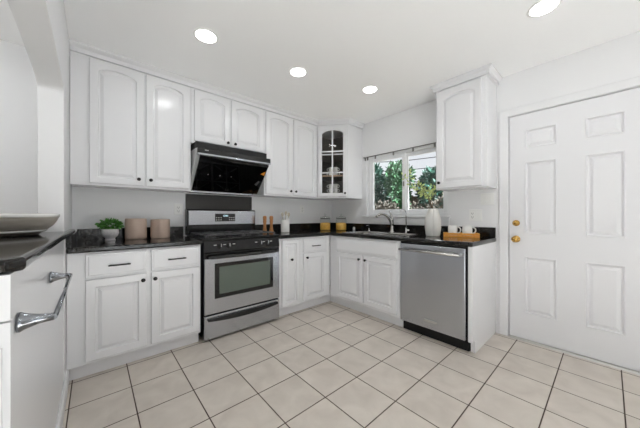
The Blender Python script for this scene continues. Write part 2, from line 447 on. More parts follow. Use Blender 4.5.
# slab with six moulded panels
ya, yb = DY0+.006, DY1-.006
cols = [(-.078, .120), (.292, .500)]; rows = [(.25, .755), (.965, 1.605), (1.735, 1.895)]
ys = sorted({ya, yb, *[v for c in cols for v in c]}); zs = sorted({.016, DZ1-.006, *[v for r in rows for v in r]})
bm = m.b
def door_face(y0, y1, z0, z1, hole):
    q = lambda ins, dd: [bm.verts.new(fm(a, z, dd)) for a, z in ((y0+ins, z0+ins), (y1-ins, z0+ins), (y1-ins, z1-ins), (y0+ins, z1-ins))]
    if not hole: bm.faces.new(q(0, .03)); return
    Ls = [q(-.004, .0302), q(0, .033), q(.006, .031), q(.012, .018), q(.020, .017), q(.040, .027)]
    for p, r in zip(Ls, Ls[1:]):
        for k in range(4): bm.faces.new((p[k], p[(k+1) % 4], r[(k+1) % 4], r[k]))
    bm.faces.new(Ls[-1])
for i in range(len(ys)-1):
    for j in range(len(zs)-1):
        hole = any(abs(ys[i]-c[0]) < 1e-6 for c in cols) and any(abs(zs[j]-r[0]) < 1e-6 for r in rows)
        door_face(ys[i], ys[i+1], zs[j], zs[j+1], hole)
o4 = [(ya, .016), (yb, .016), (yb, DZ1-.006), (ya, DZ1-.006)]
f0 = [bm.verts.new(fm(a, z, .03)) for a, z in o4]; f1 = [bm.verts.new(fm(a, z, -.012)) for a, z in o4]
for k in range(4): bm.faces.new((f0[k], f0[(k+1) % 4], f1[(k+1) % 4], f1[k]))
bm.faces.new(f1)
bmesh.ops.remove_doubles(bm, verts=bm.verts[:], dist=1e-5)
slab = m.build('door_slab', DOORM, d)
kx = R_+.005
MZ = lambda y, z, pr: MB().lathe(pr, (kx, y, z), 24, M=Matrix.Rotation(-PI/2, 4, 'Y'))
MZ(.565, .912, [(.0, -.002), (.031, -.002), (.031, .004), (.024, .008), (.011, .012), (.011, .030), (.020, .036), (.027, .046), (.027, .056), (.020, .066), (.008, .070), (0, .071)]).build('door_knob', BRASS, d)
MZ(.565, 1.058, [(0, -.002), (.028, -.002), (.028, .005), (.024, .014), (.016, .018), (.015, .022), (0, .023)]).build('deadbolt', BRASS, d)
m = MB()
m.cells([DY0-.075, DY0-.001, DY1+.001, DY1+.072], [0, DZ1+.001, DZ1+.068], lambda y, z: not (DY0 < y < DY1 and z < DZ1), 'x', R_-.016, R_-.0005)
m.build('door_casing', TRIM, d, bev=.006)
m = MB().box(R_+.04, R_+.12, DY0+.0005, DY0+.006, 0, DZ1).box(R_+.04, R_+.12, DY1-.006, DY1-.0005, 0, DZ1).box(R_+.04, R_+.12, DY0+.006, DY1-.006, DZ1-.006, DZ1-.0005)
m.build('door_stop', DARKSLOT, d)
MB().prism([(R_-.022, 0), (R_-.012, .012), (R_+.10, .014), (R_+.10, 0)], 'y', DY0+.001, DY1-.001).build('threshold', THRESH, d)

# ------------------------------------------------------------------ base cabinets, back run
FB = 2.375
def base_cabinet(root, fm, a0, a1, body, toe):
    """carcass + face frame + toe kick"""
    body.build('carcass', CAB, root)
    toe.build('toe_kick', CAB, root)
cb = thing('base_cabinet', 'white base cabinet left of the stove with two drawers over two doors', 'cabinet', (.28, 2.70, 0))
fm = front_back(FB)
MB().box(L_+.001, .700, FB+.018, B_-.001, .10, .874).build('carcass', CAB, cb)
MB().box(L_+.003, .700, FB+.001, FB+.0178, .102, .874, .002).build('face_frame', CAB, cb)
MB().box(L_+.003, .700, 2.434, B_-.02, .0, .0995).build('toe_kick', CAB, cb)
drawer(cb, fm, -.046, .305, .697, .862, (.075, .202, .773))
drawer(cb, fm, .333, .687, .697, .852+.01, (.443, .575, .775))
cab_door(cb, fm, -.046, .305, .125, .683, (.279, .637))
cab_door(cb, fm, .333, .687, .125, .683, (.357, .637))
# narrow cabinet right of the range
cb = thing('base_cabinet', 'narrow white base cabinet with one tall door right beside the stove', 'cabinet', (1.65, 2.70, 0))
MB().box(1.503, 1.789, FB+.018, B_-.001, .10, .874).build('carcass', CAB, cb)
MB().box(1.503, 1.789, FB+.001, FB+.0178, .102, .874, .002).build('face_frame', CAB, cb)
MB().box(1.503, 1.789, 2.434, B_-.02, .0, .0995).build('toe_kick', CAB, cb)
cab_door(cb, fm, 1.535, 1.768, .125, .853, (1.655, .635), stile=.042)
cb = thing('base_cabinet', 'white base cabinet with one drawer over one door, in the inner corner', 'cabinet', (2.05, 2.70, 0))
MB().box(1.791, 2.2675, FB+.018, B_-.001, .10, .874).build('carcass', CAB, cb)
MB().box(1.791, 2.2675, FB+.001, FB+.0178, .102, .874, .002).build('face_frame', CAB, cb)
MB().box(1.791, 2.331, 2.434, B_-.02, .0, .0995).build('toe_kick', CAB, cb)
drawer(cb, fm, 1.83, 2.195, .697, .853, (1.945, 2.075, .765))
cab_door(cb, fm, 1.83, 2.195, .125, .680, (1.874, .633))
# sink base on the right run
FX = 2.272
fr = front_right(FX)
cb = thing('sink_base_cabinet', 'white sink cabinet under the window with a false front and two doors', 'cabinet', (2.58, 1.87, 0))
MB().cells([FX+.018, 2.70, R_-.001], [1.372, 1.40, 2.24, 2.374], lambda x, y: True, 'z', .10, .70).build('carcass', CAB, cb)
MB().box(FX+.001, FX+.0178, 1.372, 2.374, .102, .874, .002).build('face_frame', CAB, cb)
MB().box(2.332, R_-.02, 1.372, 2.433, 0, .0995).build('toe_kick', CAB, cb)
drawer(cb, fr, 1.40, 2.25, .697, .856, None, name='false_drawer_front')
cab_door(cb, fr, 1.832, 2.245, .135, .680, (1.872, .632))
cab_door(cb, fr, 1.40, 1.815, .135, .680, (1.785, .632))
# end panel by the door
m = MB().prism([(2.272, .10), (2.272, .874), (R_-.001, .874), (R_-.001, 0), (2.332, 0), (2.332, .10)], 'y', .722, .757)
tag(m.build('end_panel', CAB, bev=.002, loc=(2.6, .74, 0)), 'white cabinet end panel between dishwasher and door', 'cabinet panel')

# ------------------------------------------------------------------ countertops
CT0, CT1 = .8755, .914
ct = thing('countertop', 'black granite countertop left of the stove with a low backsplash', 'countertop', (.28, 2.7, CT0))
MB().box(L_+.001, .708, 2.346, B_-.001, CT0, CT1).build('slab', GRAN, ct, bev=.010, bseg=3)
MB().box(L_+.032, .708, B_-.022, B_-.001, CT1, 1.012).build('backsplash', GRAN, ct, bev=.003)
MB().box(L_+.001, L_+.031, 2.35, B_-.001, CT1, .994).build('side_splash', GRAN, ct, bev=.003)
SKX0, SKX1, SKY0, SKY1 = 2.315, 2.745, 1.405, 2.185
ct = thing('countertop', 'black granite L-shaped countertop carrying the sink, from stove to door', 'countertop', (2.5, 2.0, CT0))
m = MB().cells([1.502, 2.240, SKX0, SKX1, R_-.001], [.716, SKY0, SKY1, 2.346, B_-.001],
    lambda x, y: not (x < 2.24 and y < 2.346) and not (SKX0 < x < SKX1 and SKY0 < y < SKY1), 'z', CT0, CT1)
m.build('slab', GRAN, ct, bev=.010, bseg=3)
MB().box(1.502, R_-.022, B_-.022, B_-.001, CT1, 1.012).build('backsplash', GRAN, ct, bev=.003)
MB().box(R_-.022, R_-.001, .722, B_-.001, CT1, 1.012).build('backsplash', GRAN, ct, bev=.003)

# ------------------------------------------------------------------ sink and taps
sk = thing('kitchen_sink', 'stainless double-bowl sink set into granite under the window', 'sink', (2.53, 1.8, CT1))
def bowl(y0, y1):
    x0, x1, zt, zb = SKX0+.022, SKX1-.03, CT1+.004, .735
    b = MB(); bb = b.b
    lp = []
    for ins, z in ((0, zt), (.006, zt-.010), (.012, zb+.03), (.035, zb), (.10, zb-.004)):
        lp.append([bb.verts.new(c) for c in ((x0+ins, y0+ins, z), (x1-ins, y0+ins, z), (x1-ins, y1-ins, z), (x0+ins, y1-ins, z))])
    for p, q in zip(lp, lp[1:]):
        for k in range(4): bb.faces.new((p[k], p[(k+1) % 4], q[(k+1) % 4], q[k]))
    bb.faces.new(lp[-1])
    o = b.build('sink_bowl', NICKEL, sk)
    MB().lathe([(0, zb), (.028, zb), (.040, zb+.003), (.044, zb)], ((x0+x1)/2, (y0+y1)/2, 0), 20).build('drain', CHROME, o)
ym = (SKY0+SKY1)/2
bowl(SKY0+.022, ym-.012); bowl(ym+.012, SKY1-.022)
MB().cells([SKX0-.012, SKX0+.022, SKX1-.03, SKX1+.014], [SKY0-.014, SKY0+.022, ym-.012, ym+.012, SKY1-.022, SKY1+.014],
    lambda x, y: not (SKX0+.022 < x < SKX1-.03 and (SKY0+.022 < y < ym-.012 or ym+.012 < y < SKY1-.022)), 'z', CT1+.0005, CT1+.0055).build('rim', NICKEL, sk, bev=.002)
ft = thing('kitchen_faucet', 'arched nickel kitchen faucet with a top lever behind the sink', 'faucet', (2.80, 1.80, CT1))
MB().lathe([(0, .9145), (.034, .9145), (.034, .922), (.026, .930), (.0235, .94), (.0235, 1.0)], (2.80, 1.80, 0), 20).build('faucet_base', NICKEL, ft)
MB().tube([(2.80, 1.80, .99), (2.797, 1.803, 1.03), (2.783, 1.812, 1.07), (2.757, 1.825, 1.108), (2.72, 1.842, 1.136), (2.68, 1.860, 1.147), (2.645, 1.876, 1.143), (2.62, 1.888, 1.128), (2.605, 1.895, 1.108)],
    [.0235, .0235, .0225, .020, .017, .0155, .0155, .016, .015], 14).build('spout', NICKEL, ft)
MB().tube([(2.795, 1.803, 1.045), (2.80, 1.80, 1.085), (2.79, 1.805, 1.13), (2.77, 1.815, 1.17), (2.762, 1.82, 1.188)], [.021, .019, .011, .008, .006], 12).build('lever', NICKEL, ft)
ft = thing('filter_faucet', 'slender gooseneck water filter tap to the right of the main faucet', 'faucet', (2.81, 1.615, CT1))
MB().lathe([(0, .9145), (.018, .9145), (.018, .92), (.011, .926), (.011, .975), (.008, .98), (0, .981)], (2.81, 1.615, 0), 16).build('faucet_base', CHROME, ft)
MB().tube([(2.81, 1.615, .97)]+[(2.81-.0 if k == 0 else 2.81-.045*(1-math.cos(PI*k/10)), 1.615+.02*(1-math.cos(PI*k/10)), 1.155+.045*math.sin(PI*k/10)) for k in range(0, 9)], .006, 10).build('spout', CHROME, ft)
MB().box(2.80, 2.815, 1.575, 1.606, .945, .962, .003).build('lever', PLASTIC, ft)
sd = thing('soap_dispenser', 'slim chrome soap pump at the left rear of the sink', 'soap dispenser', (2.80, 2.16, CT1))
MB().lathe([(0, .9145), (.02, .9145), (.02, .92), (.010, .926), (.010, .955), (0, .956)], (2.80, 2.16, 0), 16).build('pump_base', CHROME, sd)
MB().tube([(2.80, 2.16, .95), (2.80, 2.16, .985), (2.78, 2.163, .995), (2.75, 2.168, .99)], .005, 8).build('spout', CHROME, sd)
tag(MB().lathe([(0, .9145), (.016, .9145), (.017, .94), (.015, .958), (.010, .964), (0, .965)], (2.79, 2.42, 0), 18).build('air_gap_cap', PLASTIC, loc=(2.79, 2.42, CT1)), 'small white air gap cap on the granite left of the sink', 'air gap')

# ------------------------------------------------------------------ dishwasher
dw = thing('dishwasher', 'stainless steel dishwasher with a straight bar handle, under the counter', 'dishwasher', (2.55, 1.06, 0))
MB().box(2.29, R_-.03, .766, 1.364, .105, .868).build('tub', BLKMAT, dw)
MB().box(2.325, R_-.03, .766, 1.364, .0, .104).build('toe_kick', BLKMAT, dw)
dd = MB().box(2.252, 2.289, .772, 1.358, .108, .858, .006, 2).build('dishwasher_door', STEEL, dw)
m = MB().tube([(2.207, .80, .803), (2.207, 1.345, .803)], .0115, 14)
m.build('handle', NICKEL, dd)
for y in (.815, 1.33): MB().box(2.203, 2.2535, y-.012, y+.012, .794, .812, .004).build('handle_bracket', CHROME, dd)
bd = MB().box(2.2485, 2.2525, .998, 1.118, .140+.028, .166+.028, .002).build('badge', CHROME, dd)
def text(s, size, loc, rot, name, m_, parent, depth=.0006):
    cu = bpy.data.curves.new(name, 'FONT'); cu.body = s; cu.size = size; cu.align_x = 'CENTER'; cu.align_y = 'CENTER'; cu.extrude = depth
    tmp = bpy.data.objects.new('tmp_text', cu); C.objects.link(tmp)
    dg = bpy.context.evaluated_depsgraph_get(); me = bpy.data.meshes.new_from_object(tmp.evaluated_get(dg))
    bpy.data.objects.remove(tmp); me.name = name; me.transform(Matrix.Translation(loc) @ rot)
    o = bpy.data.objects.new(name, me); C.objects.link(o); me.materials.clear(); me.materials.append(m_)
    off = Vector((0, 0, 0)); p = parent
    while p: off += p.location; p = p.parent
    me.transform(Matrix.Translation(-off)); o.parent = parent
    return o
RX = Matrix(((0, 0, -1, 0), (-1, 0, 0, 0), (0, 1, 0, 0), (0, 0, 0, 1)))       # reads from -x
RY = Matrix(((1, 0, 0, 0), (0, 0, -1, 0), (0, 1, 0, 0), (0, 0, 0, 1)))        # reads from -y
# ------------------------------------------------------------------ range
rg = thing('gas_range', 'stainless and black gas stove between the white base cabinets', 'stove', (1.107, 2.65, 0))
X0, X1 = .722, 1.494
MB().box(X0, X1, 2.375, 2.985, .03, .905).build('range_body', BLKGLOSS, rg, bev=.003)
for x in (X0+.04, X1-.04):
    for y in (2.42, 2.94): MB().cyl((x, y, 0), (x, y, .0298), .016, 12).build('foot', BLKMAT, rg)
# drawer with bowed handle
dr = MB().box(X0+.003, X1-.003, 2.345, 2.3745, .028, .232, .005, 2).build('storage_drawer', STEELH, rg)
pts = []; n = 18; m = MB()
def bow_bar(mb, zt, zb_mid, zb_end, d0, d1, xa, xb, yb):
    """horizontal bar with a bowed lower edge"""
    t = bmesh.new(); fr_, bk = [], []
    N = 20; top = []; bot = []
    for k in range(N+1):
        s = k/N; x = xa+(xb-xa)*s; q = 1-(2*s-1)**2
        top.append((x, zt)); bot.append((x, zb_end+(zb_mid-zb_end)*q))
    poly = top + bot[::-1]
    mb.prism(poly, 'y', yb-d1, yb-d0); t.free()
bow_bar(m, .212, .165, .190, .0005, .022, X0+.03, X1-.03, 2.345)
m.build('drawer_handle', BLKGLOSS, dr, bev=.003)
od = MB()
od.cells([X0+.003, .826, 1.400, X1-.003], [.246, .392, .680, .742], lambda x, z: True, 'y', 2.345, 2.3745)
od = od.build('oven_door', STEELH, rg, bev=.004)
MB().cells([.812, .852, 1.374, 1.412], [.378, .416, .660, .694], lambda x, z: not (.852 < x < 1.374 and .416 < z < .660), 'y', 2.340, 2.3448).build('window_surround', BLKGLASS, od, bev=.002)
MB().box(.852, 1.374, 2.342, 2.3446, .416, .660).build('oven_window', OVENGLASS, od)
MB().box(X0+.003, X1-.003, 2.348, 2.3745, .7425, .79).build('vent_trim', BLKGLOSS, od)
m = MB().tube([(X0+.035, 2.34, .757), (X0+.05, 2.312, .757), (X0+.10, 2.302, .757), (1.108, 2.292, .757), (X1-.10, 2.302, .757), (X1-.05, 2.312, .757), (X1-.035, 2.34, .757)], .016, 12)
m.build('oven_handle', BLKGLOSS, od)
# slanted control panel with four knobs
pn = MB().prism([(2.3745, .792), (2.350, .792), (2.346, .80), (2.362, .895), (2.3745, .90)], 'x', X0, X1).build('control_panel', BLKGLOSS, rg, bev=.002)
for kx_ in (.862, .942, 1.268, 1.346):
    c = Vector((kx_, 2.352, .848)); nrm = Vector((0, -.986, .166))
    k = MB().tube([c-nrm*.004, c+nrm*.004, c+nrm*.006, c+nrm*.022, c+nrm*.025], [.026, .026, .020, .017, .010], 18).build('burner_knob', BLKMAT, pn)
    MB().box(kx_-.003, kx_+.003, c.y-.030, c.y-.0255, .842, .872).build('pointer', CHROME, k)
for kx_ in (.818, .904, .992, 1.222, 1.308, 1.392):
    MB().box(kx_-.012, kx_+.012, 2.3505, 2.3545, .857, .862).build('burner_mark', PLASTIC, pn)
# cooktop and grates
MB().box(X0-.004, X1+.004, 2.352, 2.90, .9055, .922).build('cooktop', BLKGLOSS, rg, bev=.005)
for gx0, gx1 in ((X0+.03, 1.10), (1.116, X1-.03)):
    g = MB()
    yy0, yy1 = 2.40, 2.86; zt = .953
    for y in (yy0, (yy0+yy1)/2, yy1): g.box(gx0, gx1, y-.006, y+.006, zt-.012, zt, .002)
    for x in (gx0, (gx0+gx1)/2, gx1): g.box(x-.006, x+.006, yy0, yy1, zt-.013, zt-.001, .002)
    for cy in (2.52, 2.745):
        for sx, sy in ((1, 1), (1, -1), (-1, 1), (-1, -1)):
            cx = (gx0+gx1)/2
            g.tube([(cx+sx*.045, cy+sy*.03, zt-.006), (cx+sx*.14, cy+sy*.09, zt-.006)], .006, 6)
    for x in (gx0, gx1):
        for y in (yy0, yy1): g.box(x-.007, x+.007, y-.007, y+.007, .9215, zt-.01)
    go = g.build('burner_grate', IRON, rg)
    for cy in (2.52, 2.745):
        MB().lathe([(0, .9215), (.05, .9215), (.05, .928), (.036, .930), (.036, .938), (.028, .941), (0, .941)], ((gx0+gx1)/2, cy, 0), 20).build('burner_cap', NICKEL if cy > 2.6 else BLKMAT, rg)
# back console
MB().prism([(2.904, .9225), (2.904, 1.185), (2.925, 1.195), (2.977, 1.195), (2.977, .9225)], 'x', X0-.002, X1+.002).build('console', BLKGLOSS, rg, bev=.003)
cs = MB().box(X0+.014, X1-.004, 2.893, 2.9035, 1.026, 1.178, .004, 2).build('console_face', STEELH, rg)
dp = MB().box(1.005, 1.234, 2.8895, 2.8932, 1.062, 1.148, .002).build('display', BLKGLASS, cs)
text('12:00', .026, (1.12, 2.8885, 1.124), RY, 'clock_digits', CLOCKLED, dp)
for i, x in enumerate((1.02, 1.045, 1.07, 1.168, 1.193, 1.218)):
    for z in (1.078, 1.103): MB().box(x-.006, x+.006, 2.8885, 2.8897, z-.003, z+.003).build('button_mark', PLASTIC, dp)
# wall sheet behind the range
tag(MB().box(.731, 1.492, 2.987, 2.9995, 1.0125, 1.36).build('stove_backsplash_panel', DARKSTEEL, bev=.002, loc=(1.11, 2.99, 1.19)), 'dark metal sheet on the wall between stove and range hood', 'backsplash panel')

# ------------------------------------------------------------------ range hood
hd = thing('range_hood', 'slanted black glass range hood mounted above the stove', 'range hood', (1.107, 2.75, 1.36))
hx0, hx1 = .722, 1.492
MB().prism([(2.565, 1.766), (2.85, 1.40), (2.985, 1.40), (2.985, 1.772), (2.60, 1.772)], 'x', hx0+.004, hx1-.004).build('housing', SILVER, hd)
def slant_box(mb, p, q, th, x0, x1):
    """plate from p to q (y,z) with thickness th to the front"""
    d = Vector((q[0]-p[0], q[1]-p[1])).normalized(); nn = Vector((d.y, -d.x))
    if nn.x > 0: nn = -nn
    mb.prism([p, q, (q[0]+nn.x*th, q[1]+nn.y*th), (p[0]+nn.x*th, p[1]+nn.y*th)], 'x', x0, x1)
m = MB(); slant_box(m, (2.563, 1.70), (2.845, 1.395), .012, hx0+.028, hx1-.006)
gp = m.build('glass_panel', BLKGLASS, hd, bev=.002)
m = MB(); m.prism([(2.53, 1.716), (2.53, 1.765), (2.562, 1.768), (2.562, 1.716)], 'x', hx0, hx1)
ts = m.build('top_strip', BLKGLOSS, hd, bev=.003)
MB().prism([(2.527, 1.700), (2.527, 1.7155), (2.562, 1.7155), (2.562, 1.700)], 'x', hx0, hx1).build('light_trim', STEEL, hd)
MB().box(hx0+.004, hx1-.01, 2.60, 2.98, 1.7725, 1.836).build('mounting_riser', BLKMAT, hd)
MB().box(hx0+.004, hx1-.045, 2.86, 2.94, 1.366, 1.3995, .004).build('lower_trim', STEEL, hd)
def on_glass(x, s, dd):   # point on the slanted pane, s from top to bottom
    p = Vector((0, 2.563+(2.845-2.563)*s, 1.70+(1.395-1.70)*s)); dv = Vector((0, .282, -.305)).normalized()
    nn = Vector((0, dv.z, -dv.y)); return Vector((x, p.y, p.z)) + nn*(.012+dd)
def glass_poly(pts, name, m_, parent):
    b = MB(); a = [b.b.verts.new(on_glass(x, s, -.0002)) for x, s in pts]; c = [b.b.verts.new(on_glass(x, s, .0008)) for x, s in pts]
    b.b.faces.new(a); b.b.faces.new(c[::-1])
    for k in range(len(pts)): b.b.faces.new((a[k], a[(k+1) % len(pts)], c[(k+1) % len(pts)], c[k]))
    return b.build(name, m_, parent)
glass_poly([(1.425, .30), (1.475, .20), (1.475, .34)], 'orange_sticker', ORANGE, gp)
glass_poly([(1.40, .66), (1.435, .52), (1.455, .56), (1.43, .70)], 'white_sticker', mat('grey_sticker', (84, 84, 84), .5), gp)
for i in range(4): MB().box(.785+i*.009, .791+i*.009, 2.5285, 2.5302, 1.744, 1.750).build('logo_mark', PLASTIC, ts)
for x in (.86, .98, 1.10): glass_poly([(x, .47), (x+.010, .47), (x+.010, .50), (x, .50)], 'control_mark', mat('grey_mark_%d' % int(x*100), (120, 120, 120), .5), gp)

# ------------------------------------------------------------------ upper cabinets
FU, ZU0, ZU1 = 2.70, 1.366, 2.376
fu = front_back(FU)
def upper(label, x0, x1, z0, doors, fill=None):
    cb = thing('wall_cabinet', label, 'cabinet', ((x0+x1)/2, 2.85, z0))
    MB().box(x0, x1, FU+.0185, B_-.001, z0+.004, ZU1+.05).build('carcass', CAB, cb)
    MB().box(x0, x1, FU+.0005, FU+.018, z0, ZU1+.05, .002).build('face_frame', CAB, cb)
    for a0, a1, zb, kn in doors: cab_door(cb, fu, a0, a1, zb, 2.364, kn, rise=.034)
    return cb
upper('large white double-door wall cabinet at the far left, above potted plant', L_+.002, .706, ZU0, [(-.029, .326, 1.384, (.287, 1.438)), (.341, .688, 1.384, (.374, 1.438))])
upper('short white double-door wall cabinet directly above the range hood', .708, 1.504, 1.838, [(.735, 1.088, 1.863, (1.061, 1.895)), (1.104, 1.487, 1.863, (1.141, 1.895))])
upper('white double-door wall cabinet between range hood and glass corner cabinet', 1.506, 2.334, ZU0, [(1.522, 1.902, 1.384, (1.869, 1.435)), (1.925, 2.314, 1.384, (1.948, 1.435))])
# diagonal corner cabinet with glazed door
cc = thing('corner_cabinet', 'white diagonal corner cabinet with a six-pane glass door', 'cabinet', (2.7, 2.75, ZU0))
PA, PB = (2.336, 2.700), (2.603, 2.362)
foot = [PA, PB, (R_-.001, 2.362), (R_-.001, B_-.001), (2.336, B_-.001)]
MB().prism(foot, 'z', ZU0, ZU0+.018).build('cabinet_bottom', CAB, cc)
MB().prism(foot, 'z', ZU1-.015, ZU1+.05).build('cabinet_top', CAB, cc)
MB().box(2.603, R_-.001, 2.362, 2.378, ZU0+.0182, ZU1-.0152).build('side_panel', CAB, cc)
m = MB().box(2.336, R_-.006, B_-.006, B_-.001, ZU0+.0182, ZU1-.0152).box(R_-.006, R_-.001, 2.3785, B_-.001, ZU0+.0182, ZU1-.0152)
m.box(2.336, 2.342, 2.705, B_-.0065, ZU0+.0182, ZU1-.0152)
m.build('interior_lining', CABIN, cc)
inner = [(2.365, 2.722), (2.628, 2.395), (R_-.007, 2.395), (R_-.007, B_-.007), (2.365, B_-.007)]
SH1, SH2 = 1.690, 1.990
for z in (SH1, SH2):
    em = SHELFWOOD if z == SH1 else CAB
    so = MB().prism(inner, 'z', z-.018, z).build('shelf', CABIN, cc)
    A, B = Vector(inner[0]), Vector(inner[1]); dv = (B-A).normalized(); nn = Vector((dv.y, -dv.x)) ; nn = nn if nn.x < 0 else -nn
    MB().prism([tuple(A+nn*.0005), tuple(B+nn*.0005), tuple(B+nn*.006), tuple(A+nn*.006)], 'z', z-.019, z).build('shelf_edge', em, so)
fd = front_diag(PA, PB); wd = (Vector(PB)-Vector(PA)).length
# face frame stiles
m = MB(); fbox(m, fd, .0, .034, ZU0+.0182, ZU1-.0152, -.016, .0); fbox(m, fd, wd-.034, wd, ZU0+.0182, ZU1-.0152, -.016, 0)
fbox(m, fd, .034, wd-.034, 2.335, ZU1-.0152, -.016, 0)
m.build('face_frame', CAB, cc)
# glazed door frame
m = MB(); b = m.b; a0, a1, z0, z1, st, t_ = .018, wd-.018, 1.386, 2.352, .052, .019
f2 = lambda a, z, d: fd(a, z, d+.001)
LP = []
for ins, dd_, rs in ((0, 0, 0), (0, t_-.004, 0), (.004, t_, 0), (st-.006, t_, .045), (st, t_-.006, .045), (st, 0, .045)):
    LP.append([b.verts.new(f2(a, z, dd_)) for a, z in panel_loops(a0, a1, z0, z1, ins, rs)])
n = len(LP[0])
for p, q in zip(LP, LP[1:]+LP[:1]):
    for k in range(n): b.faces.new((p[k], p[(k+1) % n], q[(k+1) % n], q[k]))
gd = m.build('glass_door', CAB, cc)
m = MB(); b = m.b
pl = panel_loops(a0, a1, z0, z1, st-.003, .045)
va = [b.verts.new(f2(a, z, .005)) for a, z in pl]; vb = [b.verts.new(f2(a, z, .008)) for a, z in pl]
b.faces.new(va); b.faces.new(vb[::-1])
for k in range(n): b.faces.new((va[k], va[(k+1) % n], vb[(k+1) % n], vb[k]))
m.build('glass_pane', CABGLASS, gd)
m = MB(); mid = wd/2
fbox(m, f2, mid-.009, mid+.009, z0+st-.004, z1-st+.002, .0085, .016)
for z in (1.718, 2.010): fbox(m, f2, a0+st-.004, a1-st+.004, z-.009, z+.009, .0085, .0155)
m.build('muntin', CAB, gd)
knob_mb(f2, a1-.022, 1.432, .019).build('door_knob', BRONZE, gd)
# right hand wall cabinet by the door
FXU = 2.605
cb = thing('wall_cabinet', 'single-door white wall cabinet between the window and the entry door', 'cabinet', (2.75, .94, 1.385))
MB().box(FXU+.0185, R_-.001, .716, 1.165, 1.389, ZU1+.05).build('carcass', CAB, cb)
MB().box(FXU+.0005, FXU+.018, .716, 1.165, 1.385, ZU1+.05, .002).build('face_frame', CAB, cb)
cab_door(cb, front_right(FXU), .752, 1.150, 1.398, 2.364, (1.122, 1.452), rise=.036, stile=.06)
# crown mouldings
def crown(path, name):
    """cove profile swept along an xy polyline; out-direction to the right of the path"""
    prof = [(0, 0), (.019, 0), (.020, .010), (.022, .030), (.040, .046), (.046, .054), (.046, .0635), (0, .0635)]
    P = [Vector((*p, 0)) for p in path]; m = MB(); b = m.b; rings = []
    for i, p in enumerate(P):
        ds = []
        if i > 0: ds.append((P[i]-P[i-1]).normalized())
        if i < len(P)-1: ds.append((P[i+1]-P[i]).normalized())
        ns = [Vector((d.y, -d.x, 0)) for d in ds]
        nn = sum(ns, Vector((0, 0, 0))).normalized(); k = 1/max(.3, nn.dot(ns[0]))
        rings.append([b.verts.new(p + nn*k*o + Vector((0, 0, 2.376+h))) for o, h in prof])
    for p, q in zip(rings, rings[1:]):
        for k in range(len(prof)): b.faces.new((p[k], p[(k+1) % len(prof)], q[(k+1) % len(prof)], q[k]))
    b.faces.new(rings[0]); b.faces.new(rings[-1][::-1])
    return m.build(name, CAB)
struct(crown([(L_+.001, 2.699), (2.335, 2.699), (2.602, 2.361), (R_-.001, 2.361)], 'trim_1'))
struct(crown([(R_-.001, 1.166), (2.604, 1.166), (2.604, .715), (R_-.001, .715)], 'trim_2'))

# ------------------------------------------------------------------ peninsula with ledge top, towel bar and bowl
pc = thing('peninsula_cabinet', 'white peninsula cabinet under the arched opening with a raised-panel end', 'cabinet', (-.45, 1.6, 0))
MB().box(-.80, L_-.0006, .905, 2.2365, 0, .995).build('carcass', CAB, pc)
fe = front_back(.905)
m = MB(); fbox(m, fe, -.80, L_-.0006, .0, .888, .0004, .016); m.build('end_panel', CAB, pc)
m = MB(); fbox(m, fe, -.80, L_-.0006, .893, .995, .0004, .016); m.build('end_rail', CAB, pc)
m = MB(); raised_panel(m, lambda a, z, d: fe(a, z, d+.0165), -.72, -.152, .12, .835, .012, .016, 0)
m.build('cabinet_door', CAB, pc)
lt = MB().prism([(-.104, 2.60), (-.118, 1.86), (-.122, 1.32), (-.122, .925), (-.150, .886), (-.90, .886), (-.90, 2.40), (L_-T-.002, 2.40), (L_-T-.002, 2.236), (L_+.0008, 2.236), (L_+.0008, 2.60)], 'z', .9962, 1.030)
tag(lt.build('ledge_countertop', GRAN, bev=.011, bseg=3, loc=(-.4, 1.6, 1.0)), 'raised black granite bar ledge on the half wall under the arch', 'countertop')
tb = thing('towel_bar', 'chrome towel bar on the white half wall below the granite ledge', 'towel bar', (L_, 1.27, .875))
for y in (.950, 1.555):
    MB().tube([(L_+.0005, y, .868), (L_+.006, y, .868), (L_+.014, y, .868), (L_+.04, y, .868), (L_+.064, y, .868)], [.024, .024, .019, .011, .009], 16).build('post', DKCHROME, tb)
MB().tube([(L_+.064, .942, .868), (L_+.064, 1.563, .868)], .0058, 12).build('bar', DKCHROME, tb)
bw = thing('serving_bowl', 'wide weathered grey serving bowl on the granite ledge', 'bowl', (-.40, 1.93, 1.031))
BC = (-.405, 1.93, 0)
MB().lathe([(0, 1.0305), (.188, 1.0305), (.196, 1.0335), (.2145, 1.0498), (.21, 1.0505), (0, 1.0505)], BC, 64).build('bowl_foot', mat('dark_glaze', (92, 86, 80), rough=.4), bw)
pr = [(0, 1.0508), (.214, 1.0508), (.217, 1.052), (.243, 1.076), (.258, 1.100), (.265, 1.120), (.266, 1.136), (.260, 1.138), (.250, 1.118), (.22, 1.078), (.17, 1.056), (0, 1.053)]
MB().lathe(pr, BC, 64).build('bowl_body', BOWLM, bw)
MB().lathe([(.2645, 1.119), (.2675, 1.1195), (.2685, 1.136), (.2665, 1.1365)], BC, 64).build('glaze_band', CERAMIC, bw)
MB().lathe([(.2145, 1.0495), (.2175, 1.048), (.225, 1.0555), (.2225, 1.057)], BC, 64).build('glaze_band', CERAMIC, bw)
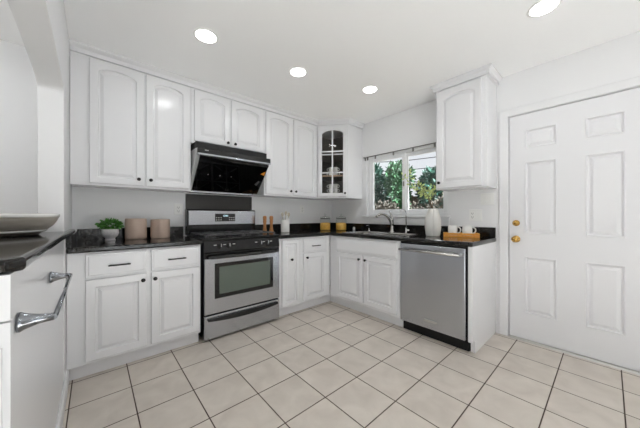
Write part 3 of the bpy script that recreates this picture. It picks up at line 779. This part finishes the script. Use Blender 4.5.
# ------------------------------------------------------------------ things on the counters
Z0 = CT1+.0006
random.seed(4)
def leaf_cluster(mb, cen, rad, n, ls, flat=False, dirs=None):
    for _ in range(n):
        while True:
            v = Vector((random.uniform(-1, 1), random.uniform(-1, 1), random.uniform(-1, 1)))
            if .15 < v.length < 1: break
        p = Vector(cen) + Vector((v.x*rad[0], v.y*rad[1], v.z*rad[2]))
        d = (v.normalized() + Vector((random.uniform(-.6, .6), random.uniform(-.6, .6), random.uniform(-.3, .7)))).normalized()
        leaf(mb, p, d, ls*random.uniform(.7, 1.3))
def leaf(mb, p, d, l):
    a = Vector((0, 0, 1)) if abs(d.z) < .9 else Vector((1, 0, 0))
    u = d.cross(a).normalized(); u = (Matrix.Rotation(random.uniform(0, PI), 3, d) @ u); w = d.cross(u)
    b = mb.b; q = [p, p+d*l*.35+u*l*.24+w*l*.05, p+d*l*.75+u*l*.17+w*l*.03, p+d*l, p+d*l*.75-u*l*.17+w*l*.03, p+d*l*.35-u*l*.24+w*l*.05]
    b.faces.new([b.verts.new(x) for x in q])
pp = thing('potted_plant', 'small bushy green plant in a pale stone pot', 'plant', (.103, 2.82, Z0))
MB().lathe([(0, 0), (.036, 0), (.038, .006), (.033, .014), (.034, .022), (.050, .036), (.058, .060), (.058, .098), (.052, .098), (.050, .080), (0, .078)], (.103, 2.82, Z0), 28).build('pot', STONEPOT, pp)
m = MB(); leaf_cluster(m, (.103, 2.82, Z0+.132), (.076, .07, .038), 420, .026)
m.build('foliage', LEAF, pp)
def canister(x, y, r, h, label):
    t = thing('canister', label, 'canister', (x, y, Z0), 'beige canisters')
    MB().lathe([(0, 0), (r*.93, 0), (r*.97, .004), (r, .014), (r, h-.012), (r*.985, h-.004), (r*.95, h)], (x, y, Z0), 36).build('canister_body', BEIGE, t)
    MB().lathe([(r*.95, h), (r*.88, h), (r*.87, h-.01), (r*.5, h-.012), (0, h-.012)], (x, y, Z0), 36).build('lid', BEIGETOP, t)
canister(.284, 2.84, .082, .186, 'larger beige round canister next to the small green plant')
canister(.475, 2.84, .080, .178, 'beige round canister nearest the stove, under the wall outlet')
def mill(x, y, label):
    t = thing('pepper_mill', label, 'pepper mill', (x, y, Z0), 'wooden mills')
    MB().lathe([(0, 0), (.027, 0), (.027, .02), (.022, .04), (.017, .075), (.016, .10), (.021, .13), (.022, .145)], (x, y, Z0), 20).build('mill_body', WOODL, t)
    MB().lathe([(.022, .1455), (.019, .15), (.022, .165), (.023, .19), (.020, .203), (.010, .208), (0, .209)], (x, y, Z0), 20).build('mill_top', WOODL, t)
mill(1.545, 2.755, 'left one of two slim wooden pepper mills, nearest the stove')
mill(1.636, 2.755, 'right one of two slim wooden pepper mills, nearest the white crock')
ck = (1.825, 2.735)
t = thing('utensil_crock', 'white cylindrical ceramic utensil crock beside the wooden mills', 'crock', (*ck, Z0))
MB().lathe([(0, 0), (.052, 0), (.055, .004), (.055, .020), (.053, .024), (.055, .028), (.055, .155), (.051, .158), (.049, .15), (.049, .012), (0, .012)], (*ck, Z0), 30).build('crock_body', CERAMIC, t)
for i, (dx, dy, lean, ln, m_, lb) in enumerate(((-.02, 0, -.14, .19, WOODPALE, 'pale wooden spoon leaning left in the white crock'), (.012, .012, .05, .205, WOODPALE, 'pale wooden spoon standing upright in the white crock'), (.02, -.012, .16, .19, WOODPALE, 'pale wooden spoon leaning right in the white crock'))):
    b0 = Vector((ck[0]+dx*.6, ck[1]+dy, Z0+.0135)); tp = b0 + Vector((lean*ln, 0, ln))
    t = thing('wooden_spoon', lb, 'utensil', b0, 'spoons in the crock')
    MB().tube([b0, tp], [.005, .005], 8).build('spoon_handle', m_, t)
    dv = (tp-b0).normalized()
    MB().tube([tp-dv*.008, tp+dv*.010, tp+dv*.025, tp+dv*.042, tp+dv*.05], [.005, .014, .018, .012, .003], 12).build('spoon_head', m_, t)
def jar(x, y, label):
    t = thing('glass_jar', label, 'jar', (x, y, Z0), 'glass jars of pasta')
    r = .077
    MB().lathe([(0, .001), (r*.94, .001), (r, .008), (r, .150), (r*.9, .163), (r*.9, .170)], (x, y, Z0), 32).build('jar_glass', CLEARGLASS, t)
    MB().lathe([(0, .006), (r*.93, .006), (r*.955, .012), (r*.955, .075), (r*.9, .104), (r*.5, .110), (0, .107)], (x, y, Z0), 32, rfun=lambda a, z: 1+.012*math.sin(9*a+z*300)).build('pasta', PASTA, t)
    lid = MB().lathe([(0, .175), (r*.9, .175), (r*.98, .171), (r*.98, .179), (r*.85, .192), (.02, .203), (0, .204)], (x, y, Z0), 32).build('jar_lid', CLEARGLASS, t)
    MB().lathe([(0, .2045), (.010, .2045), (.012, .212), (.018, .220), (.018, .229), (.010, .236), (0, .237)], (x, y, Z0), 18).build('lid_knob', CLEARGLASS, lid)
    MB().lathe([(r*.885, .1605), (r*.915, .1615), (r*.915, .1695), (r*.885, .1705)], (x, y, Z0), 32).build('seal_ring', ALU, t)
jar(2.525, 2.74, 'left glass jar of orange pasta, against the back wall')
jar(2.685, 2.575, 'right glass jar of orange pasta, nearest the sink')
# vase with branches
vx, vy = 2.645, 1.215
vs = thing('vase', 'tall white matte vase with vertical creases near the window', 'vase', (vx, vy, Z0))
ang0 = math.atan2(-vy, -vx)
def lobes(a, z): return .74+.26*abs(math.sin(1.5*(a-ang0)))**.5
MB().lathe([(0, 0), (.066, 0), (.070, .01), (.078, .07), (.083, .12), (.081, .16), (.070, .21), (.054, .255), (.050, .284), (.045, .284), (.046, .25), (.062, .18), (.06, .05), (.05, .012), (0, .01)], (vx, vy, Z0), 72, rfun=lobes).build('vase_body', MATTEW, vs)
br = thing('leafy_branch', 'leafy green branches standing in the white vase', 'branches', (vx, vy, Z0+.02))
m = MB(); lm = MB(); random.seed(9)
def cam_pt(y, z, x=2.65): return Vector((x, y, z))
stems = [[(vx, vy+.005, .94), (vx, vy, 1.20), (2.65, 1.27, 1.30), (2.65, 1.34, 1.37), (2.65, 1.42, 1.42), (2.65, 1.49, 1.50), (2.65, 1.575, 1.60)],
         [(vx, vy, .94), (vx+.01, vy+.005, 1.20), (2.66, 1.235, 1.30), (2.66, 1.22, 1.38), (2.66, 1.17, 1.44)],
         [(vx-.005, vy, .94), (vx, vy+.01, 1.20), (2.64, 1.28, 1.34), (2.63, 1.40, 1.50), (2.62, 1.46, 1.62)],
         [(vx, vy, .94), (vx-.01, vy, 1.2), (2.62, 1.24, 1.30), (2.60, 1.27, 1.38), (2.58, 1.30, 1.42)]]
for s_ in stems:
    m.tube(s_, [.0035]*(len(s_)-2)+[.002, .001], 6)
    for p, q in zip(s_[2:], s_[3:]):
        p, q = Vector(p), Vector(q)
        for k in range(8):
            c = p.lerp(q, random.random()); dv = (q-p).normalized()
            side = Vector((random.uniform(-.6, .6), random.uniform(-1, 1), random.uniform(-.6, .8))).normalized()
            leaf(lm, c+side*.004, (side+dv*.5).normalized(), random.uniform(.028, .045))
for c, n_ in (((2.65, 1.29, 1.37), 60), ((2.65, 1.20, 1.41), 30), ((2.64, 1.37, 1.43), 30)):
    leaf_cluster(lm, c, (.05, .075, .05), n_, .032)
m.build('branch_stem', STEMM, br); lm.build('leaves', BRANCHLEAF, br)
# bamboo tray with two mugs
A = Vector((2.625, 1.10, 0)); Bq = Vector((2.745, .812, 0)); u_ = (Bq-A).normalized(); n_ = Vector((-u_.y, u_.x, 0)); n_ = n_ if n_.x > 0 else -n_
LT, DT = (Bq-A).length, .125
Mt = Matrix(((u_.x, n_.x, 0, A.x), (u_.y, n_.y, 0, A.y), (0, 0, 1, Z0), (0, 0, 0, 1)))
tr = thing('bamboo_tray', 'small rectangular bamboo tray holding two white mugs', 'tray', Mt @ Vector((LT/2, DT/2, 0)))
def tbox(*a, bev=.002):
    q = MB(); q.box(*a, bev); [setattr(v, 'co', Mt @ v.co) for v in q.b.verts]; return q
tbox(.008, LT-.008, .008, DT-.008, .004, .012).build('tray_base', BAMBOO, tr)
for a in ((0, LT, 0, .0078), (0, LT, DT-.0078, DT), (0, .0078, .0079, DT-.0079), (LT-.0078, LT, .0079, DT-.0079)):
    sd = tbox(*a, 0, .0175)
    sd2 = tbox(*a, .0205, .040)
    sd2.merge(sd.b)
    for q_ in ((a[0]+.02, a[0]+.03) if a[1]-a[0] > .05 else (a[0], a[1]),):
        k_ = tbox(q_[0]+.0008, q_[1]-.0008, a[2]+.001, a[3]-.001, .017, .021, bev=0); sd2.merge(k_.b)
    sd2.build('tray_side', BAMBOO, tr)
def mug(at, label):
    p = Mt @ Vector((at, DT/2, .0126))
    t = thing('mug', label, 'mug', p, 'white mugs on the tray')
    r = .043
    MB().lathe([(0, 0), (r*.86, 0), (r*.93, .006), (r, .03), (r, .098), (r-.003, .100), (r-.005, .097), (r-.005, .02), (r*.7, .008), (0, .008)], p, 32).build('mug_body', CERAMIC, t)
    c = p + u_*(r-.002) + Vector((0, 0, .055)); hs = []
    for k in range(13):
        th = -PI/2 + PI*k/12
        hs.append(c + u_*(.030*math.cos(th)) + Vector((0, 0, .031*math.sin(th))))
    MB().tube(hs, .0062, 10).build('mug_handle', CERAMIC, t)
mug(.085, 'white mug on the left of the bamboo tray, next to the vase')
mug(.213, 'white mug on the right of the bamboo tray, nearest the door')
# cups in the corner cabinet: two stacks to each shelf, handles turned outwards
mid3 = fd(mid, 0, 0); ux = (Vector((*PB, 0))-Vector((*PA, 0))).normalized(); inn = Vector((-ux.y, ux.x, 0)); inn = inn if inn.y > 0 else -inn
def cup(p, sgn, label):
    t = thing('cup', label, 'cup', p, 'white cups in the corner cabinet')
    r = .032
    MB().lathe([(0, 0), (r*.80, 0), (r*.88, .004), (r*.97, .02), (r, .065), (r-.003, .065), (r*.9, .02), (r*.5, .008), (0, .008)], p, 20).build('cup_body', CERAMIC, t)
    c = p + ux*sgn*(r*.93) + Vector((0, 0, .034))
    MB().tube([c+ux*sgn*(.026*math.cos(-PI/2+PI*k/8))+Vector((0, 0, .021*math.sin(-PI/2+PI*k/8))) for k in range(9)], .0055, 8).build('cup_handle', CERAMIC, t)
for zb, cnt, where in ((ZU0+.0188, 3, 'bottom'), (SH1+.0006, 2, 'middle')):
    for sgn, sd_ in ((-1, 'left'), (1, 'right')):
        for k in range(cnt):
            lvl = (('lower', 'upper') if cnt == 2 else ('lowest', 'middle', 'topmost'))[k]
            cup(mid3 + inn*.16 + ux*(sgn*.0335-.012) + Vector((0, 0, zb + k*.0656)), sgn, '%s white cup of the %s stack on the %s shelf of the corner cabinet' % (lvl, sd_, where))
# outlets and switches
def plate(root, fm, a0, a1, z0, z1):
    m = MB(); fbox(m, fm, a0, a1, z0, z1, .0005, .006, .002); return m.build('cover_plate', PLASTIC, root)
def receptacle(root, fm, a, z):
    m = MB(); fbox(m, fm, a-.017, a+.017, z-.034, z+.034, .0062, .0078, .0008); o = m.build('receptacle', PLASTIC, root)
    for dz in (-.019, .019):
        m = MB(); fbox(m, fm, a-.009, a-.006, z+dz-.004, z+dz+.006, .0079, .0084); fbox(m, fm, a+.006, a+.009, z+dz-.004, z+dz+.006, .0079, .0084); fbox(m, fm, a-.003, a+.003, z+dz-.012, z+dz-.007, .0079, .0084)
        m.build('slots', DARKSLOT, o)
fw = front_back(B_); fwr = front_right(R_)
t = thing('wall_outlet', 'white wall outlet above the counter between canister and stove', 'outlet', (.66, B_, 1.2)); plate(t, fw, .622, .704, 1.135, 1.252); receptacle(t, fw, .663, 1.194)
t = thing('wall_outlet', 'white wall outlet on the back wall between crock and glass jars', 'outlet', (2.3, B_, 1.2)); plate(t, fw, 2.262, 2.338, 1.157, 1.274); receptacle(t, fw, 2.30, 1.216)
t = thing('wall_outlet', 'wide white outlet plate just above the two mugs', 'outlet', (R_, .90, 1.135)); plate(t, fwr, .838, .954, 1.072, 1.190); receptacle(t, fwr, .924, 1.131)
m = MB(); fbox(m, fwr, .853, .885, 1.098, 1.164, .0062, .009, .001); m.build('rocker', PLASTIC, t)
t = thing('light_switch', 'white double light switch under the wall cabinet beside the door', 'light switch', (R_, .79, 1.29)); plate(t, fwr, .735, .850, 1.232, 1.348)
for a in (.770, .816):
    m = MB(); fbox(m, fwr, a-.016, a+.016, 1.257, 1.323, .0062, .009, .001); m.build('rocker', PLASTIC, t)

# ------------------------------------------------------------------ ceiling lights
def can_light(x, y, label, proto=[None]):
    if proto[0] is None:
        t = thing('recessed_light', label, 'ceiling light', (x, y, H_), 'recessed ceiling lights')
        MB().lathe([(.070, -.0005), (.084, -.0005), (.085, -.003), (.080, -.005), (.072, -.0055), (.070, -.004), (.070, -.0005)], (x, y, H_), 36).build('trim_ring', PLASTIC, t)
        MB().lathe([(0, -.0008), (.0695, -.0008), (.0695, -.0040), (0, -.0040)], (x, y, H_), 36).build('lens', BULB, t)
        ld = bpy.data.lights.new('lamp', 'AREA'); ld.shape = 'DISK'; ld.size = .13; ld.energy = CAN_POWER; ld.color = (.93, .965, 1.0)
        lo = bpy.data.objects.new('lamp', ld); C.objects.link(lo); lo.parent = t; lo.location = (0, 0, -.013)
        proto[0] = t; return t
    return dup(proto[0], (x, y, H_), label)
can_light(.613, 1.951, 'recessed ceiling light in front of the upper cabinets left of the hood')
can_light(1.397, 1.883, 'recessed ceiling light in front of the range hood, middle of the far row')
can_light(2.152, 1.648, 'recessed ceiling light nearest the kitchen window')
can_light(2.121, .271, 'recessed ceiling light nearest the entry door')
can_light(.62, -.3, 'added unseen fill light in the ceiling behind the camera on the arch side')  # this and the next lamp are added out of view as fill
can_light(1.40, -1.2, 'added unseen fill light in the ceiling near the added rear glazing')
can_light(-1.5, 1.9, 'added unseen fill light in the next room beyond the arch')  # from here on, out-of-view lamps added to brighten the next room
can_light(-1.5, -.6, 'added unseen fill light in the next room near its added window')
can_light(-.75, 2.35, 'added unseen fill light in the next room close to the arch')
can_light(-.75, 1.2, 'added unseen fill light in the next room above the peninsula')

# ------------------------------------------------------------------ outside the kitchen window
o = MB().box(R_+.16, 14, -1.84, 12, -.25, -.15).build('ground', EARTH); struct(o)
fn = thing('garden_fence', 'weathered brown board fence outside the window', 'fence', (7.0, 4, -.15))
m = MB(); random.seed(3)
y = -2.0
while y < 11: m.box(7.0, 7.02, y, y+.135, -.15, 1.70+random.uniform(-.02, .02)); y += .145
m.build('fence_boards', FENCEM, fn)
MB().box(7.021, 7.06, -2, 11, .2, .29).build('rail', FENCEM, fn); MB().box(7.021, 7.06, -2, 11, 1.3, 1.39).build('rail', FENCEM, fn)
def tree(name, label, cat, x, y, z0, rad, cz, n, ls, m_, seed):
    random.seed(seed)
    t = thing(name, label, cat, (x, y, z0))
    MB().tube([(x, y, z0), (x+.05, y-.03, z0+(cz-z0)*.5), (x, y, cz)], [.09, .07, .04], 8).build('trunk', STEMM, t)
    b = MB()
    for k in range(18):
        a = 2*PI*k/9 + random.uniform(-.3, .3); rr = (.35, .7)[k % 2]
        c = (x+rad[0]*rr*math.cos(a), y+rad[1]*rr*math.sin(a), cz+rad[2]*random.uniform(-.85, .7))
        leaf_cluster(b, c, (rad[0]*.55, rad[1]*.55, rad[2]*.5), n//18, ls)
    b.build('foliage', m_, t)
tree('evergreen_tree', 'dense dark green tree outside the left window pane', 'tree', 6.1, 4.82, -.15, (.5, .62, .80), 1.95, 5600, .12, HEDGE, 1)
tree('evergreen_tree', 'mid green sunlit tree outside, beside the window mullion', 'tree', 6.1, 3.70, -.15, (.35, .25, .65), 1.80, 2800, .10, TREEG, 2)
tree('hedge', 'dark green hedge outside behind the right window pane', 'hedge', 6.1, 2.63, -.15, (.4, .52, .60), 1.58, 6000, .11, HEDGE, 5)
tree('shrub', 'dry brownish shrub outside low in the left window pane', 'shrub', 4.9, 3.42, -.15, (.35, .42, .38), 1.02, 1800, .07, SHRUBG, 6)
tree('shrub', 'dry brownish shrub outside low in the right window pane', 'shrub', 4.9, 2.36, -.15, (.35, .42, .40), 1.06, 1800, .07, SHRUBG, 7)
ul = thing('utility_line', 'two overhead wires crossing the bright sky outside the kitchen window', 'power line', (9, 7.0, -.15))
for yp in (7.0, .5): MB().tube([(9, yp, -.15), (9, yp, 3.6)], .06, 10).build('pole', STEMM, ul)
for z, dz in ((3.15, .30), (2.80, .25)):
    MB().tube([(8.94, 7.05, z+dz), (8.94, 5.4, z+dz*.3), (8.94, 3.6, z), (8.94, 2.0, z-.02), (8.94, .45, z)], .014, 6).build('wire', BLKMAT, ul)
